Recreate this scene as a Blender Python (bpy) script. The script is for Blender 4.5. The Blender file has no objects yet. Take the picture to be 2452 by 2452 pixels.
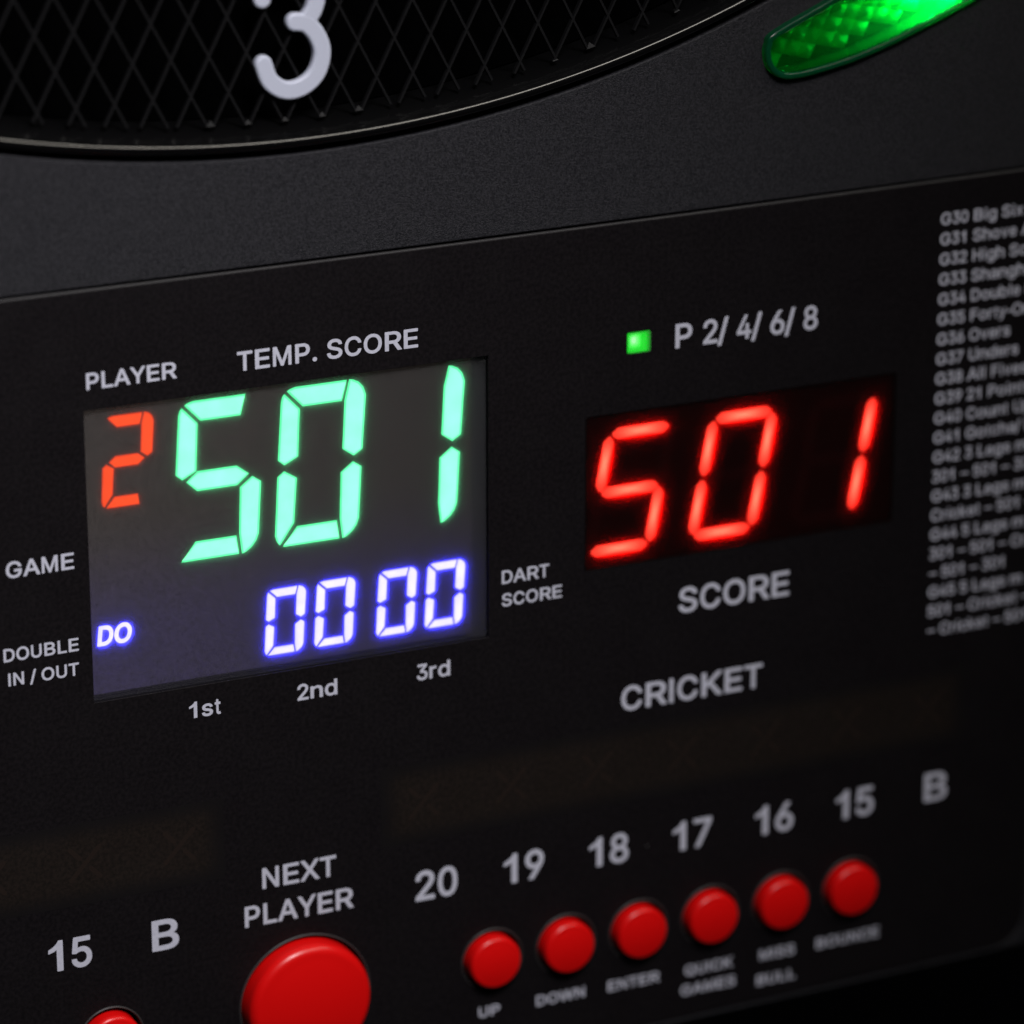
import bpy, bmesh, math, random
from mathutils import Matrix, Vector, geometry

random.seed(7)
scene = bpy.context.scene
COL = scene.collection
MM = 0.001

# ---------------------------------------------------------------- camera
# Board coordinates: x to the right and y up across the face of the machine,
# z out of it, in millimetres.  World: X = x, Y = -z, Z = y, in metres.
def W(x, y, z=0.0):
    return (x * MM, -z * MM, y * MM)

cam_data = bpy.data.cameras.new('camera')
cam = bpy.data.objects.new('camera', cam_data)
COL.objects.link(cam)
R = Matrix(((0.90655195, -0.00076714, 0.42209357),
            (0.14007314, 0.94387641, -0.29912680),
            (-0.39817469, 0.33029795, 0.85578045)))      # board -> camera axes
B = Matrix(((1, 0, 0), (0, 0, -1), (0, 1, 0)))            # board -> world axes
M = (B @ R.transposed()).to_4x4()
M.translation = Vector(W(-232.232, 231.298, 681.609))
cam.matrix_world = M
cam_data.sensor_width = 36.0
cam_data.lens = 147.105
cam_data.clip_start = 0.01
cam_data.clip_end = 20.0
cam_data.dof.use_dof = True
cam_data.dof.focus_distance = 0.776
cam_data.dof.aperture_fstop = 8.3
cam_data.dof.aperture_blades = 0
scene.camera = cam

# ---------------------------------------------------------------- world, lamps, exposure
world = bpy.data.worlds.new('World')
scene.world = world
world.use_nodes = True
bg = world.node_tree.nodes['Background']
bg.inputs[0].default_value = (0.9, 0.88, 1.0, 1)
bg.inputs[1].default_value = 0.004

def aim(o, frm, to):
    o.location = Vector(W(*frm))
    d = Vector(W(*to)) - o.location
    o.rotation_euler = d.to_track_quat('-Z', 'Y').to_euler()

def spot(name, frm, to, watts, col, size, blend, radius):
    d = bpy.data.lights.new(name, 'SPOT')
    d.energy = watts
    d.color = col
    d.spot_size = math.radians(size)
    d.spot_blend = blend
    d.shadow_soft_size = radius
    o = bpy.data.objects.new(name, d)
    COL.objects.link(o)
    aim(o, frm, to)
    return o

KEY = spot('room_lamp', (-20, 510, 490), (-30, -30, 0), 20.0, (1.0, 0.97, 1.0), 42, 1.0, 0.10)
sd = bpy.data.lights.new('ceiling_strip_lamp', 'AREA')
sd.shape = 'RECTANGLE'
sd.size = 0.8
sd.size_y = 0.15
sd.energy = 2.3
sd.color = (1.0, 0.94, 0.84)
STRIP = bpy.data.objects.new('ceiling_strip_lamp', sd)
COL.objects.link(STRIP)
aim(STRIP, (480, 690, 500), (20, 30, 0))

scene.view_settings.view_transform = 'Standard'
scene.view_settings.look = 'None'
scene.view_settings.exposure = 0.0
scene.view_settings.gamma = 1.0
scene.view_settings.use_curve_mapping = False
scene.cycles.use_denoising = True
scene.cycles.sample_clamp_indirect = 0.0
scene.cycles.max_bounces = 10
scene.cycles.transparent_max_bounces = 12

# ---------------------------------------------------------------- materials
def mat(name, base, rough=0.5, spec=0.5, metal=0.0, coat=0.0):
    m = bpy.data.materials.new(name)
    m.use_nodes = True
    b = m.node_tree.nodes['Principled BSDF']
    b.inputs['Base Color'].default_value = (*base, 1)
    b.inputs['Roughness'].default_value = rough
    b.inputs['Specular IOR Level'].default_value = spec
    b.inputs['Metallic'].default_value = metal
    b.inputs['Coat Weight'].default_value = coat
    return m

def add_grain(m, scale, dist, strength=1.0, rough_lo=None, rough_hi=None, tint=None, dust=0.0):
    """Fine moulded grain: noise bump, and optionally roughness and tone mottling."""
    nt = m.node_tree
    b = nt.nodes['Principled BSDF']
    tc = nt.nodes.new('ShaderNodeTexCoord')
    n = nt.nodes.new('ShaderNodeTexNoise')
    n.inputs['Scale'].default_value = scale
    n.inputs['Detail'].default_value = 3.0
    n.inputs['Roughness'].default_value = 0.6
    nt.links.new(tc.outputs['Object'], n.inputs['Vector'])
    bp = nt.nodes.new('ShaderNodeBump')
    bp.inputs['Distance'].default_value = dist
    bp.inputs['Strength'].default_value = strength
    nt.links.new(n.outputs['Fac'], bp.inputs['Height'])
    nt.links.new(bp.outputs['Normal'], b.inputs['Normal'])
    if rough_lo is not None:
        n2 = nt.nodes.new('ShaderNodeTexNoise')
        n2.inputs['Scale'].default_value = scale * 0.05
        n2.inputs['Detail'].default_value = 4.0
        nt.links.new(tc.outputs['Object'], n2.inputs['Vector'])
        mr = nt.nodes.new('ShaderNodeMapRange')
        mr.inputs['To Min'].default_value = rough_lo
        mr.inputs['To Max'].default_value = rough_hi
        nt.links.new(n2.outputs['Fac'], mr.inputs['Value'])
        nt.links.new(mr.outputs['Result'], b.inputs['Roughness'])
    if tint is not None:
        n3 = nt.nodes.new('ShaderNodeTexNoise')
        n3.inputs['Scale'].default_value = scale * 0.6
        n3.inputs['Detail'].default_value = 2.0
        nt.links.new(tc.outputs['Object'], n3.inputs['Vector'])
        cr = nt.nodes.new('ShaderNodeValToRGB')
        cr.color_ramp.elements[0].position = 0.35
        cr.color_ramp.elements[0].color = (*tint[0], 1)
        cr.color_ramp.elements[1].position = 0.65
        cr.color_ramp.elements[1].color = (*tint[1], 1)
        nt.links.new(n3.outputs['Fac'], cr.inputs['Fac'])
        nt.links.new(cr.outputs['Color'], b.inputs['Base Color'])
        if dust > 0:
            # sparse grey dust specks lying on the surface
            vo = nt.nodes.new('ShaderNodeTexVoronoi')
            vo.inputs['Scale'].default_value = 95
            nt.links.new(tc.outputs['Object'], vo.inputs['Vector'])
            sc = nt.nodes.new('ShaderNodeSeparateColor')
            nt.links.new(vo.outputs['Color'], sc.inputs[0])
            mm = nt.nodes.new('ShaderNodeMapRange')
            mm.inputs['From Min'].default_value = 0.0
            mm.inputs['From Max'].default_value = 1.0
            mm.inputs['To Min'].default_value = -0.03
            mm.inputs['To Max'].default_value = 0.022
            nt.links.new(sc.outputs[0], mm.inputs['Value'])
            lt = nt.nodes.new('ShaderNodeMath')
            lt.operation = 'LESS_THAN'
            nt.links.new(vo.outputs['Distance'], lt.inputs[0])
            nt.links.new(mm.outputs['Result'], lt.inputs[1])
            mx = nt.nodes.new('ShaderNodeMix')
            mx.data_type = 'RGBA'
            mx.inputs[7].default_value = (dust, dust, dust, 1)
            nt.links.new(lt.outputs[0], mx.inputs[0])
            nt.links.new(cr.outputs['Color'], mx.inputs[6])
            nt.links.new(mx.outputs[2], b.inputs['Base Color'])
    return m

def emit_mottled(name, col, scale, lo, hi):
    m = emit(name, col, 1.0)
    nt = m.node_tree
    e = [n for n in nt.nodes if n.type == 'EMISSION'][0]
    tc = nt.nodes.new('ShaderNodeTexCoord')
    n = nt.nodes.new('ShaderNodeTexNoise')
    n.inputs['Scale'].default_value = scale
    n.inputs['Detail'].default_value = 3
    nt.links.new(tc.outputs['Object'], n.inputs['Vector'])
    mr = nt.nodes.new('ShaderNodeMapRange')
    mr.inputs['From Min'].default_value = 0.3
    mr.inputs['From Max'].default_value = 0.7
    mr.inputs['To Min'].default_value = lo
    mr.inputs['To Max'].default_value = hi
    nt.links.new(n.outputs['Fac'], mr.inputs['Value'])
    nt.links.new(mr.outputs['Result'], e.inputs[1])
    return m

def emit(name, col, strength):
    m = bpy.data.materials.new(name)
    m.use_nodes = True
    nt = m.node_tree
    nt.nodes.clear()
    e = nt.nodes.new('ShaderNodeEmission')
    e.inputs[0].default_value = (*col, 1)
    e.inputs[1].default_value = strength
    o = nt.nodes.new('ShaderNodeOutputMaterial')
    nt.links.new(e.outputs[0], o.inputs[0])
    return m

def diffuser(name, tint, scatter, scatter_col, gloss=0.0, rough=0.2):
    """Tinted window: mostly clear, a little of the light behind it is scattered."""
    m = bpy.data.materials.new(name)
    m.use_nodes = True
    nt = m.node_tree
    nt.nodes.clear()
    tr = nt.nodes.new('ShaderNodeBsdfTransparent')
    tr.inputs[0].default_value = (*tint, 1)
    tl = nt.nodes.new('ShaderNodeBsdfTranslucent')
    tl.inputs[0].default_value = (*scatter_col, 1)
    mx = nt.nodes.new('ShaderNodeMixShader')
    mx.inputs[0].default_value = scatter
    nt.links.new(tr.outputs[0], mx.inputs[1])
    nt.links.new(tl.outputs[0], mx.inputs[2])
    last = mx
    if gloss > 0:
        g = nt.nodes.new('ShaderNodeBsdfGlossy')
        g.inputs['Roughness'].default_value = rough
        fr = nt.nodes.new('ShaderNodeFresnel')
        fr.inputs['IOR'].default_value = 1.45
        ml = nt.nodes.new('ShaderNodeMath')
        ml.operation = 'MULTIPLY'
        ml.inputs[1].default_value = gloss
        nt.links.new(fr.outputs[0], ml.inputs[0])
        m2 = nt.nodes.new('ShaderNodeMixShader')
        nt.links.new(ml.outputs[0], m2.inputs[0])
        nt.links.new(mx.outputs[0], m2.inputs[1])
        nt.links.new(g.outputs[0], m2.inputs[2])
        last = m2
    o = nt.nodes.new('ShaderNodeOutputMaterial')
    nt.links.new(last.outputs[0], o.inputs[0])
    return m

HOUSING = add_grain(mat('grained_black_plastic', (0.018, 0.018, 0.02), 0.5, 0.30), 3900, 0.00024, 0.9,
                    0.44, 0.56, ((0.0080, 0.0083, 0.0108), (0.0255, 0.0252, 0.0300)))
PANEL = add_grain(mat('printed_black_overlay', (0.008, 0.007, 0.008), 0.5, 0.20), 2200, 0.00003, 0.5,
                  0.36, 0.58, ((0.0050, 0.0042, 0.0050), (0.0092, 0.0076, 0.0088)), 0.22)
GLOSS = mat('polished_black_plastic', (0.003, 0.003, 0.0032), 0.14, 0.5)
GLOSS.node_tree.nodes['Principled BSDF'].inputs['IOR'].default_value = 1.9
EDGE = mat('cut_sheet_edge', (0.04, 0.039, 0.04), 0.4, 0.5)
PIT = mat('dull_black_plastic', (0.0008, 0.0008, 0.0009), 0.9, 0.0)
NET = add_grain(mat('black_net_plastic', (0.0036, 0.0036, 0.0042), 0.55, 0.25), 900, 0.0001, 0.4)
NUMERAL = mat('white_numeral_plastic', (0.53, 0.56, 0.67), 0.4, 0.4)
INK = add_grain(mat('white_ink', (0.62, 0.62, 0.70), 0.6, 0.2), 3000, 0.00002, 0.3,
                None, None, ((0.54, 0.55, 0.65), (0.63, 0.64, 0.74)))
RED = add_grain(mat('red_button_plastic', (0.80, 0.004, 0.004), 0.30, 0.5), 500, 0.00004, 0.25)
COLLAR = mat('black_collar_plastic', (0.045, 0.042, 0.042), 0.5, 0.4)
DARKWELL = mat('dark_well', (0.004, 0.004, 0.004), 0.7, 0.2)

# ---------------------------------------------------------------- mesh helpers
ROOT_AT = Vector((41.0, -175.0, 0.0))

def empty(name, at):
    o = bpy.data.objects.new(name, None)
    COL.objects.link(o)
    o.location = W(*at)
    o.empty_display_size = 0.02
    return o

machine = empty('electronic_dartboard', ROOT_AT)
machine['label'] = 'black electronic dartboard with glowing score displays and red push buttons, seen close up'
machine['category'] = 'dartboard'
ORIGIN = {machine.name: ROOT_AT.copy()}

def link(name, me, m, parent, at=None):
    """Links a mesh whose vertices are in world metres as one child object."""
    at = Vector(at) if at is not None else ORIGIN[parent.name].copy()
    o = bpy.data.objects.new(name, me)
    COL.objects.link(o)
    me.transform(Matrix.Translation(-Vector(W(*at))))
    o.parent = parent
    o.location = Vector(W(*at)) - Vector(W(*ORIGIN[parent.name]))
    ORIGIN[o.name] = at
    for k in (m if isinstance(m, (list, tuple)) else [m]):
        me.materials.append(k)
    return o

def smooth(me, deg=35):
    me.polygons.foreach_set('use_smooth', [True] * len(me.polygons))
    me.set_sharp_from_angle(angle=math.radians(deg))

def plate_mesh(loops, z0, z1, bevel=0.0, segs=2):
    """Flat plate bounded by closed loops (the inner ones are holes) between z0 and z1."""
    cu = bpy.data.curves.new('plate', 'CURVE')
    cu.dimensions = '2D'
    cu.fill_mode = 'BOTH'
    for L in loops:
        s = cu.splines.new('POLY')
        s.points.add(len(L) - 1)
        for p, (x, y) in zip(s.points, L):
            p.co = (x, y, 0, 1)
        s.use_cyclic_u = True
    cu.extrude = max(0.0, (z1 - z0) / 2 - bevel)
    cu.bevel_depth = bevel
    cu.offset = -bevel
    cu.bevel_resolution = segs
    tmp = bpy.data.objects.new('tmp', cu)
    COL.objects.link(tmp)
    dg = bpy.context.evaluated_depsgraph_get()
    me = bpy.data.meshes.new_from_object(tmp.evaluated_get(dg), depsgraph=dg)
    bpy.data.objects.remove(tmp)
    bpy.data.curves.remove(cu)
    zc = (z0 + z1) / 2 * MM
    me.transform(Matrix(((MM, 0, 0, 0), (0, 0, -MM, -zc), (0, MM, 0, 0), (0, 0, 0, 1))))
    return me

def plate(name, loops, z0, z1, m, parent, bevel=0.0, at=None, segs=2):
    me = plate_mesh(loops, z0, z1, bevel, segs)
    if bevel > 0:
        smooth(me)
    return link(name, me, m, parent, at)

def prisms(loops, z0, z1):
    bm = bmesh.new()
    for L in loops:
        if sum(L[i - 1][0] * L[i][1] - L[i][0] * L[i - 1][1] for i in range(len(L))) < 0:
            L = L[::-1]
        lo = [bm.verts.new(W(x, y, z0)) for x, y in L]
        hi = [bm.verts.new(W(x, y, z1)) for x, y in L]
        bm.faces.new(hi)
        bm.faces.new(lo[::-1])
        for i in range(len(L)):
            bm.faces.new([lo[i - 1], lo[i], hi[i], hi[i - 1]])
    me = bpy.data.meshes.new('prisms')
    bm.to_mesh(me)
    bm.free()
    return me

def pierced(outer, holes, z):
    """A sheet with many close-set openings."""
    vs, es = [], []
    for L in [outer] + holes:
        k = len(vs)
        vs += [Vector(p) for p in L]
        es += [(k + i, k + (i + 1) % len(L)) for i in range(len(L))]
    v, e, f, *_ = geometry.delaunay_2d_cdt(vs, es, [], 1, 1e-6)
    def inside_any(p):
        for P in holes:
            c = False
            for i in range(len(P)):
                a, b = P[i - 1], P[i]
                if (a[1] > p[1]) != (b[1] > p[1]) and p[0] < a[0] + (p[1] - a[1]) / (b[1] - a[1]) * (b[0] - a[0]):
                    c = not c
            if c:
                return True
        return False
    f = [q for q in f if not inside_any(sum((v[i] for i in q), Vector((0, 0))) / len(q))]
    me = bpy.data.meshes.new('pierced')
    me.from_pydata([W(p[0], p[1], z) for p in v], [], f)
    return me

def rect(x0, y0, x1, y1, r=0.0, n=6):
    if r <= 0:
        return [(x0, y0), (x1, y0), (x1, y1), (x0, y1)]
    out = []
    for cx, cy, a0 in ((x1 - r, y0 + r, -90), (x1 - r, y1 - r, 0), (x0 + r, y1 - r, 90), (x0 + r, y0 + r, 180)):
        for k in range(n + 1):
            a = math.radians(a0 + 90 * k / n)
            out.append((cx + r * math.cos(a), cy + r * math.sin(a)))
    return out

def circle(cx, cy, r, n=96):
    return [(cx + r * math.cos(2 * math.pi * k / n), cy + r * math.sin(2 * math.pi * k / n)) for k in range(n)]

def lathe(name, cx, cy, prof, m, parent, n=96, at=None, deg=35):
    """Revolves (radius, z) pairs round the z axis through (cx, cy)."""
    bm = bmesh.new()
    rings = []
    for r, z in prof:
        if r < 1e-6:
            rings.append([bm.verts.new(W(cx, cy, z))])
        else:
            rings.append([bm.verts.new(W(cx + r * math.cos(2 * math.pi * k / n), cy + r * math.sin(2 * math.pi * k / n), z)) for k in range(n)])
    for a, b in zip(rings, rings[1:]):
        for k in range(n):
            q = [a[k % len(a)], a[(k + 1) % len(a)], b[(k + 1) % len(b)], b[k % len(b)]]
            u = []
            for v in q:
                if v not in u:
                    u.append(v)
            if len(u) > 2:
                bm.faces.new(u)
    bmesh.ops.recalc_face_normals(bm, faces=bm.faces)
    me = bpy.data.meshes.new(name)
    bm.to_mesh(me)
    bm.free()
    smooth(me, deg)
    return link(name, me, m, parent, at)

# ---------------------------------------------------------------- lettering
GLYPHS = {
'A': (202, '4,0 35,0 39,1 60,52 63,53 140,53 142,51 161,4 163,1 167,0 195,0 201,2 202,7 158,112 121,198 116,200 85,200 81,199 0,7 0,4|75,85 74,86 100,155 106,139 127,86 124,85'),
'B': (202, '25,0 109,0 132,2 144,4 158,9 169,16 177,23 184,33 188,45 189,57 187,71 183,81 176,91 168,98 156,105 170,115 175,122 179,131 180,141 180,152 174,169 167,179 158,187 144,194 129,198 105,200 27,200 22,198 20,195 20,5 22,2|63,32 61,35 61,85 63,86 115,85 128,83 138,78 146,69 149,57 147,47 138,38 130,35 117,33|63,117 61,119 62,167 111,168 124,165 132,161 138,153 141,143 138,133 130,124 120,119 109,117'),
'C': (202, '97,-2 114,-2 132,1 146,6 160,15 171,25 181,39 186,53 189,67 184,71 156,70 154,67 149,54 142,45 132,37 121,33 102,31 91,32 82,35 73,41 64,49 58,58 53,70 49,84 48,99 49,116 53,130 59,144 68,155 79,163 93,168 109,169 124,166 137,159 147,149 154,132 156,130 184,129 188,131 189,137 184,154 178,164 170,175 156,188 139,197 119,202 98,202 86,201 73,197 61,192 49,184 39,175 31,164 20,142 15,122 13,92 17,65 25,46 38,26 53,13 73,3'),
'D': (202, '24,0 95,0 119,3 137,9 149,16 162,26 171,36 180,53 186,71 189,86 189,109 186,129 181,146 171,164 161,176 149,185 138,191 126,195 113,198 91,200 26,200 21,198 20,195 20,5 21,2|59,32 57,35 57,167 89,168 108,166 124,160 136,152 142,144 148,133 153,110 153,95 151,79 148,67 142,57 131,45 123,40 113,36 93,32'),
'E': (186, '25,0 167,0 171,1 174,4 174,28 169,32 64,32 62,35 63,85 161,85 165,90 165,112 163,115 159,117 64,117 62,119 62,165 64,168 167,168 171,170 173,172 173,195 171,198 167,200 27,200 22,198 20,195 20,5 22,2'),
'F': (171, '24,0 53,0 57,1 59,4 59,79 61,82 144,82 148,84 150,86 150,110 146,114 61,114 59,115 59,167 106,168 157,169 159,172 159,195 158,198 156,200 26,200 23,199 21,196 20,5 22,2'),
'G': (217, '101,-2 123,-2 145,3 162,10 179,24 191,41 198,56 200,73 201,101 199,104 195,106 113,105 110,101 110,79 111,76 115,74 162,74 162,67 158,56 152,48 144,41 136,36 125,32 113,31 102,31 91,33 80,38 65,51 55,67 50,85 50,110 54,130 62,146 73,158 89,166 100,169 111,169 123,168 134,164 142,159 150,152 156,144 162,132 165,130 193,130 197,131 199,135 196,147 190,159 183,170 175,179 164,187 152,193 128,201 113,202 96,202 83,200 70,195 59,190 48,182 31,164 19,142 13,115 13,84 17,65 21,53 27,41 35,30 44,21 54,14 76,3'),
'H': (202, '24,0 50,0 54,1 56,4 56,85 57,86 145,86 146,85 146,4 148,1 152,0 176,0 180,2 181,5 181,195 180,198 176,200 152,200 148,199 146,196 146,121 145,118 56,119 56,196 54,199 50,200 26,200 22,198 20,195 20,5 22,2'),
'I': (78, '24,0 52,0 55,2 57,5 57,195 56,198 53,200 25,200 22,198 21,195 21,5 22,2'),
'J': (155, '63,-2 85,-1 96,1 107,6 122,18 129,29 133,39 136,60 136,195 134,198 131,200 104,200 100,197 99,134 98,53 94,41 87,34 78,30 67,30 58,32 51,36 44,46 42,56 42,70 41,73 38,75 11,75 7,74 6,72 6,46 10,34 16,22 24,14 35,6 49,0'),
'K': (202, '25,0 55,0 60,2 62,5 62,66 85,87 87,87 157,2 161,0 195,0 200,2 202,5 200,9 115,112 165,159 200,191 201,196 199,199 195,200 155,199 63,113 62,115 61,196 59,199 55,200 27,200 22,198 21,195 21,5 22,2'),
'L': (171, '26,0 156,0 160,1 162,4 162,28 158,32 62,33 62,115 61,196 57,200 53,200 28,200 24,199 22,196 22,5 23,2'),
'M': (233, '23,0 48,0 52,4 53,130 101,4 105,0 127,0 130,2 178,128 180,122 180,4 182,1 185,0 208,0 212,2 213,5 213,93 213,195 212,198 210,200 175,200 171,198 117,51 108,76 62,198 58,200 23,200 21,198 20,195 20,5 21,2'),
'N': (202, '24,0 50,0 53,1 55,4 55,142 143,2 148,0 175,0 180,2 181,5 181,195 180,198 175,200 151,200 148,198 147,196 146,59 58,198 53,200 26,200 22,198 20,195 20,5 22,2'),
'O': (217, '100,-2 122,-2 137,1 153,7 170,18 183,30 193,46 201,65 205,85 205,108 203,128 196,148 185,166 170,182 153,193 135,199 116,202 96,202 77,198 59,190 44,179 31,164 21,147 15,128 12,108 13,85 17,65 24,46 35,30 49,17 64,7 83,1|96,32 83,36 73,42 64,51 57,61 52,73 50,89 49,106 51,120 54,130 59,142 67,152 75,159 86,165 98,168 109,169 122,168 135,164 145,158 153,149 160,139 165,127 168,111 168,94 166,79 163,67 157,56 151,48 142,41 131,35 120,32 109,31'),
'P': (186, '24,0 53,0 56,1 58,4 59,67 60,69 103,69 126,72 137,76 148,83 158,91 163,98 169,109 172,121 174,134 173,145 170,157 166,167 160,176 152,183 135,193 124,197 111,199 26,200 22,198 20,195 20,5 22,2|60,101 59,103 59,167 60,168 105,167 116,165 126,160 133,149 136,134 133,121 126,110 118,105 107,102'),
'Q': (217, '161,-17 191,-18 196,-14 195,-9 173,19 184,31 193,44 200,58 204,72 206,91 206,108 203,129 199,142 191,160 180,173 169,184 154,193 135,199 117,202 96,202 79,198 59,190 44,179 31,165 21,148 15,129 12,106 13,79 19,58 27,41 36,29 48,18 61,9 81,1 102,-2 122,-2 143,3|107,31 92,33 79,38 67,48 58,60 53,74 50,89 50,110 53,127 59,141 68,153 79,161 91,167 105,169 120,168 135,164 147,157 159,142 163,134 167,122 169,94 166,74 159,58 150,47 130,70 100,70 96,69 95,65 95,62 119,32 117,31'),
'R': (202, '25,0 57,0 61,1 63,4 63,71 65,73 108,73 156,2 160,0 198,1 202,4 202,7 153,79 171,90 181,100 188,110 192,122 194,136 192,150 188,162 182,172 175,179 165,187 146,195 122,199 27,200 23,199 20,195 20,5 22,2|65,106 63,109 64,167 65,168 116,168 129,165 140,160 148,150 151,136 148,122 141,114 131,109 118,106'),
'S': (186, '83,-3 104,-3 121,0 136,4 147,10 158,19 166,30 172,42 174,54 173,67 170,78 163,88 153,97 142,104 128,109 72,125 62,131 56,138 55,143 56,150 62,160 74,167 91,170 108,169 121,164 129,157 134,143 138,141 166,141 170,143 170,153 166,165 160,176 151,185 140,192 127,198 112,201 97,202 80,202 65,199 52,194 41,188 33,181 25,171 20,160 17,148 18,135 21,124 29,113 38,105 50,98 63,93 121,76 130,70 135,64 136,57 135,50 128,40 115,33 97,29 78,31 63,37 55,44 52,50 50,59 46,62 18,62 13,59 13,49 17,35 23,25 32,16 42,8 55,3 70,-1'),
'T': (171, '71,0 98,0 103,4 103,167 161,168 165,172 165,195 164,198 161,200 100,200 11,200 7,198 6,195 6,172 9,168 67,167 67,5 69,2'),
'U': (202, '92,-3 118,-2 129,1 142,6 160,18 169,28 174,37 179,51 181,64 182,195 180,198 176,200 152,200 148,198 146,195 146,73 145,61 140,49 132,40 122,34 110,31 94,30 80,34 69,40 61,51 57,59 56,69 55,197 52,200 48,200 26,200 22,199 21,197 20,69 21,56 24,45 29,35 36,25 50,11 69,2'),
'V': (186, '77,0 109,0 114,4 186,193 185,198 182,200 154,200 151,199 149,197 98,57 94,47 93,48 37,198 33,200 6,200 2,199 0,196 0,193 74,4'),
'W': (264, '57,0 88,0 93,3 131,136 132,137 170,3 172,1 175,0 204,0 209,2 264,195 262,198 259,200 231,200 227,196 192,64 190,56 151,196 148,199 116,200 112,196 73,57 36,196 32,200 4,200 0,196 0,193 54,4'),
'X': (186, '4,0 35,0 39,1 92,74 94,73 148,1 181,0 185,2 186,5 185,9 116,103 181,191 182,195 181,198 177,200 148,200 144,199 94,131 92,131 44,198 41,200 11,200 6,198 4,195 5,191 71,102 1,9 0,4'),
'Y': (186, '79,0 107,0 111,2 112,5 112,81 186,194 185,198 181,200 151,200 148,199 99,126 94,117 92,118 39,199 35,200 6,200 1,198 0,195 74,81 74,5 76,2'),
'Z': (171, '10,0 158,0 164,2 165,5 165,26 164,30 162,32 57,32 56,33 163,174 164,195 163,198 160,200 12,200 7,198 6,195 6,172 10,168 112,168 114,167 7,26 6,23 6,5 7,2'),
'0': (155, '71,-2 83,-2 97,1 110,7 121,17 130,30 137,46 142,65 144,85 144,115 142,135 137,154 130,170 121,183 110,193 97,199 83,202 67,202 54,198 42,190 33,182 25,170 18,154 14,135 11,115 11,85 14,65 18,46 25,30 34,17 45,7 57,1|70,30 64,33 57,39 52,48 47,60 44,73 42,89 43,122 48,144 53,154 57,161 63,166 70,170 77,171 85,170 93,166 99,160 105,151 108,140 111,127 113,111 112,79 107,56 103,46 98,39 93,34 86,31 78,29'),
'1': (155, '73,0 107,0 111,4 111,196 107,200 83,200 69,180 61,173 46,161 16,146 15,124 18,122 22,122 53,131 70,141 70,4'),
'2': (155, '15,0 138,0 142,1 144,4 144,28 140,32 65,32 63,33 104,76 123,98 135,117 140,134 141,148 139,158 135,170 129,179 121,188 110,195 98,200 88,202 77,203 64,201 51,198 43,194 33,188 25,180 20,172 15,162 13,152 12,140 13,136 17,135 43,135 45,138 48,152 52,160 60,167 72,171 86,170 98,164 105,155 107,143 104,129 94,114 12,26 11,5 12,2'),
'3': (155, '70,-2 83,-2 96,-1 116,7 131,20 138,30 141,39 144,51 144,67 141,80 136,91 129,101 119,109 107,115 93,118 91,120 136,173 137,177 137,195 135,199 132,200 24,200 22,199 20,195 20,173 21,170 24,168 42,168 91,168 52,120 51,116 51,96 55,92 81,91 96,87 106,78 109,72 111,65 111,51 106,41 96,33 81,30 67,31 55,36 49,42 45,49 44,56 41,60 16,60 12,58 11,51 14,37 19,27 26,18 35,10 45,4 57,0'),
'4': (155, '94,0 117,0 120,2 121,5 121,38 123,39 140,39 143,41 144,45 144,66 143,69 141,71 123,71 121,73 121,124 119,128 117,129 95,129 92,126 91,72 50,71 47,73 89,153 109,191 110,196 106,200 85,200 81,198 12,67 11,45 13,40 16,39 91,39 91,5 92,2'),
'5': (155, '69,-2 85,-2 98,1 112,7 125,17 134,29 141,42 144,56 144,73 141,89 135,103 126,115 114,125 100,132 85,135 71,134 52,129 51,130 55,166 56,168 131,168 134,170 135,173 135,195 133,199 129,200 38,200 28,200 24,195 14,101 14,96 18,94 42,91 52,98 62,101 74,103 85,102 93,98 100,92 106,84 109,73 109,58 105,46 96,36 83,30 68,30 56,36 48,44 44,56 42,59 16,59 11,56 12,46 14,36 20,25 27,17 37,9 47,3 59,-1'),
'6': (155, '71,-2 83,-2 95,-1 105,3 115,8 126,17 133,25 138,34 142,46 144,63 143,79 138,94 130,106 121,115 107,123 95,127 76,127 74,128 118,192 118,197 114,200 88,200 84,199 30,120 20,101 13,84 11,68 12,53 16,39 22,27 31,16 43,7 55,1|69,30 58,36 49,46 45,60 47,75 53,87 62,95 74,98 86,98 97,92 106,82 110,70 109,55 104,42 95,34 83,29'),
'7': (155, '28,0 54,0 59,2 144,172 144,195 143,198 140,200 48,200 17,200 13,199 11,195 11,174 14,169 103,168 105,167 25,9 24,4'),
'8': (155, '70,-2 86,-2 99,0 112,5 122,11 130,19 138,29 142,39 144,51 143,68 138,82 129,96 118,104 130,118 136,134 137,151 134,168 125,181 114,192 101,199 83,202 65,201 47,196 33,185 23,171 18,154 19,135 24,120 37,104 27,96 19,85 14,73 11,60 12,48 15,36 20,25 27,17 36,9 47,3 59,0|67,30 55,35 47,43 44,55 45,67 51,77 61,84 73,87 86,87 99,81 107,72 111,61 110,48 104,39 94,32 81,29|68,120 59,125 53,132 50,142 51,154 56,163 63,168 73,171 86,170 96,165 102,158 105,147 104,135 98,127 90,121 80,119'),
'9': (155, '40,0 69,0 72,2 129,86 139,107 143,124 144,140 141,157 135,170 126,183 114,193 100,199 86,202 69,202 58,200 48,196 39,191 30,184 24,176 18,167 14,158 12,146 11,131 14,114 21,100 29,90 41,81 53,75 65,73 81,73 37,9 36,4|74,102 62,105 52,114 47,126 46,141 49,153 57,164 69,170 81,171 93,167 103,158 109,146 110,131 107,119 98,108 88,103'),
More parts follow.
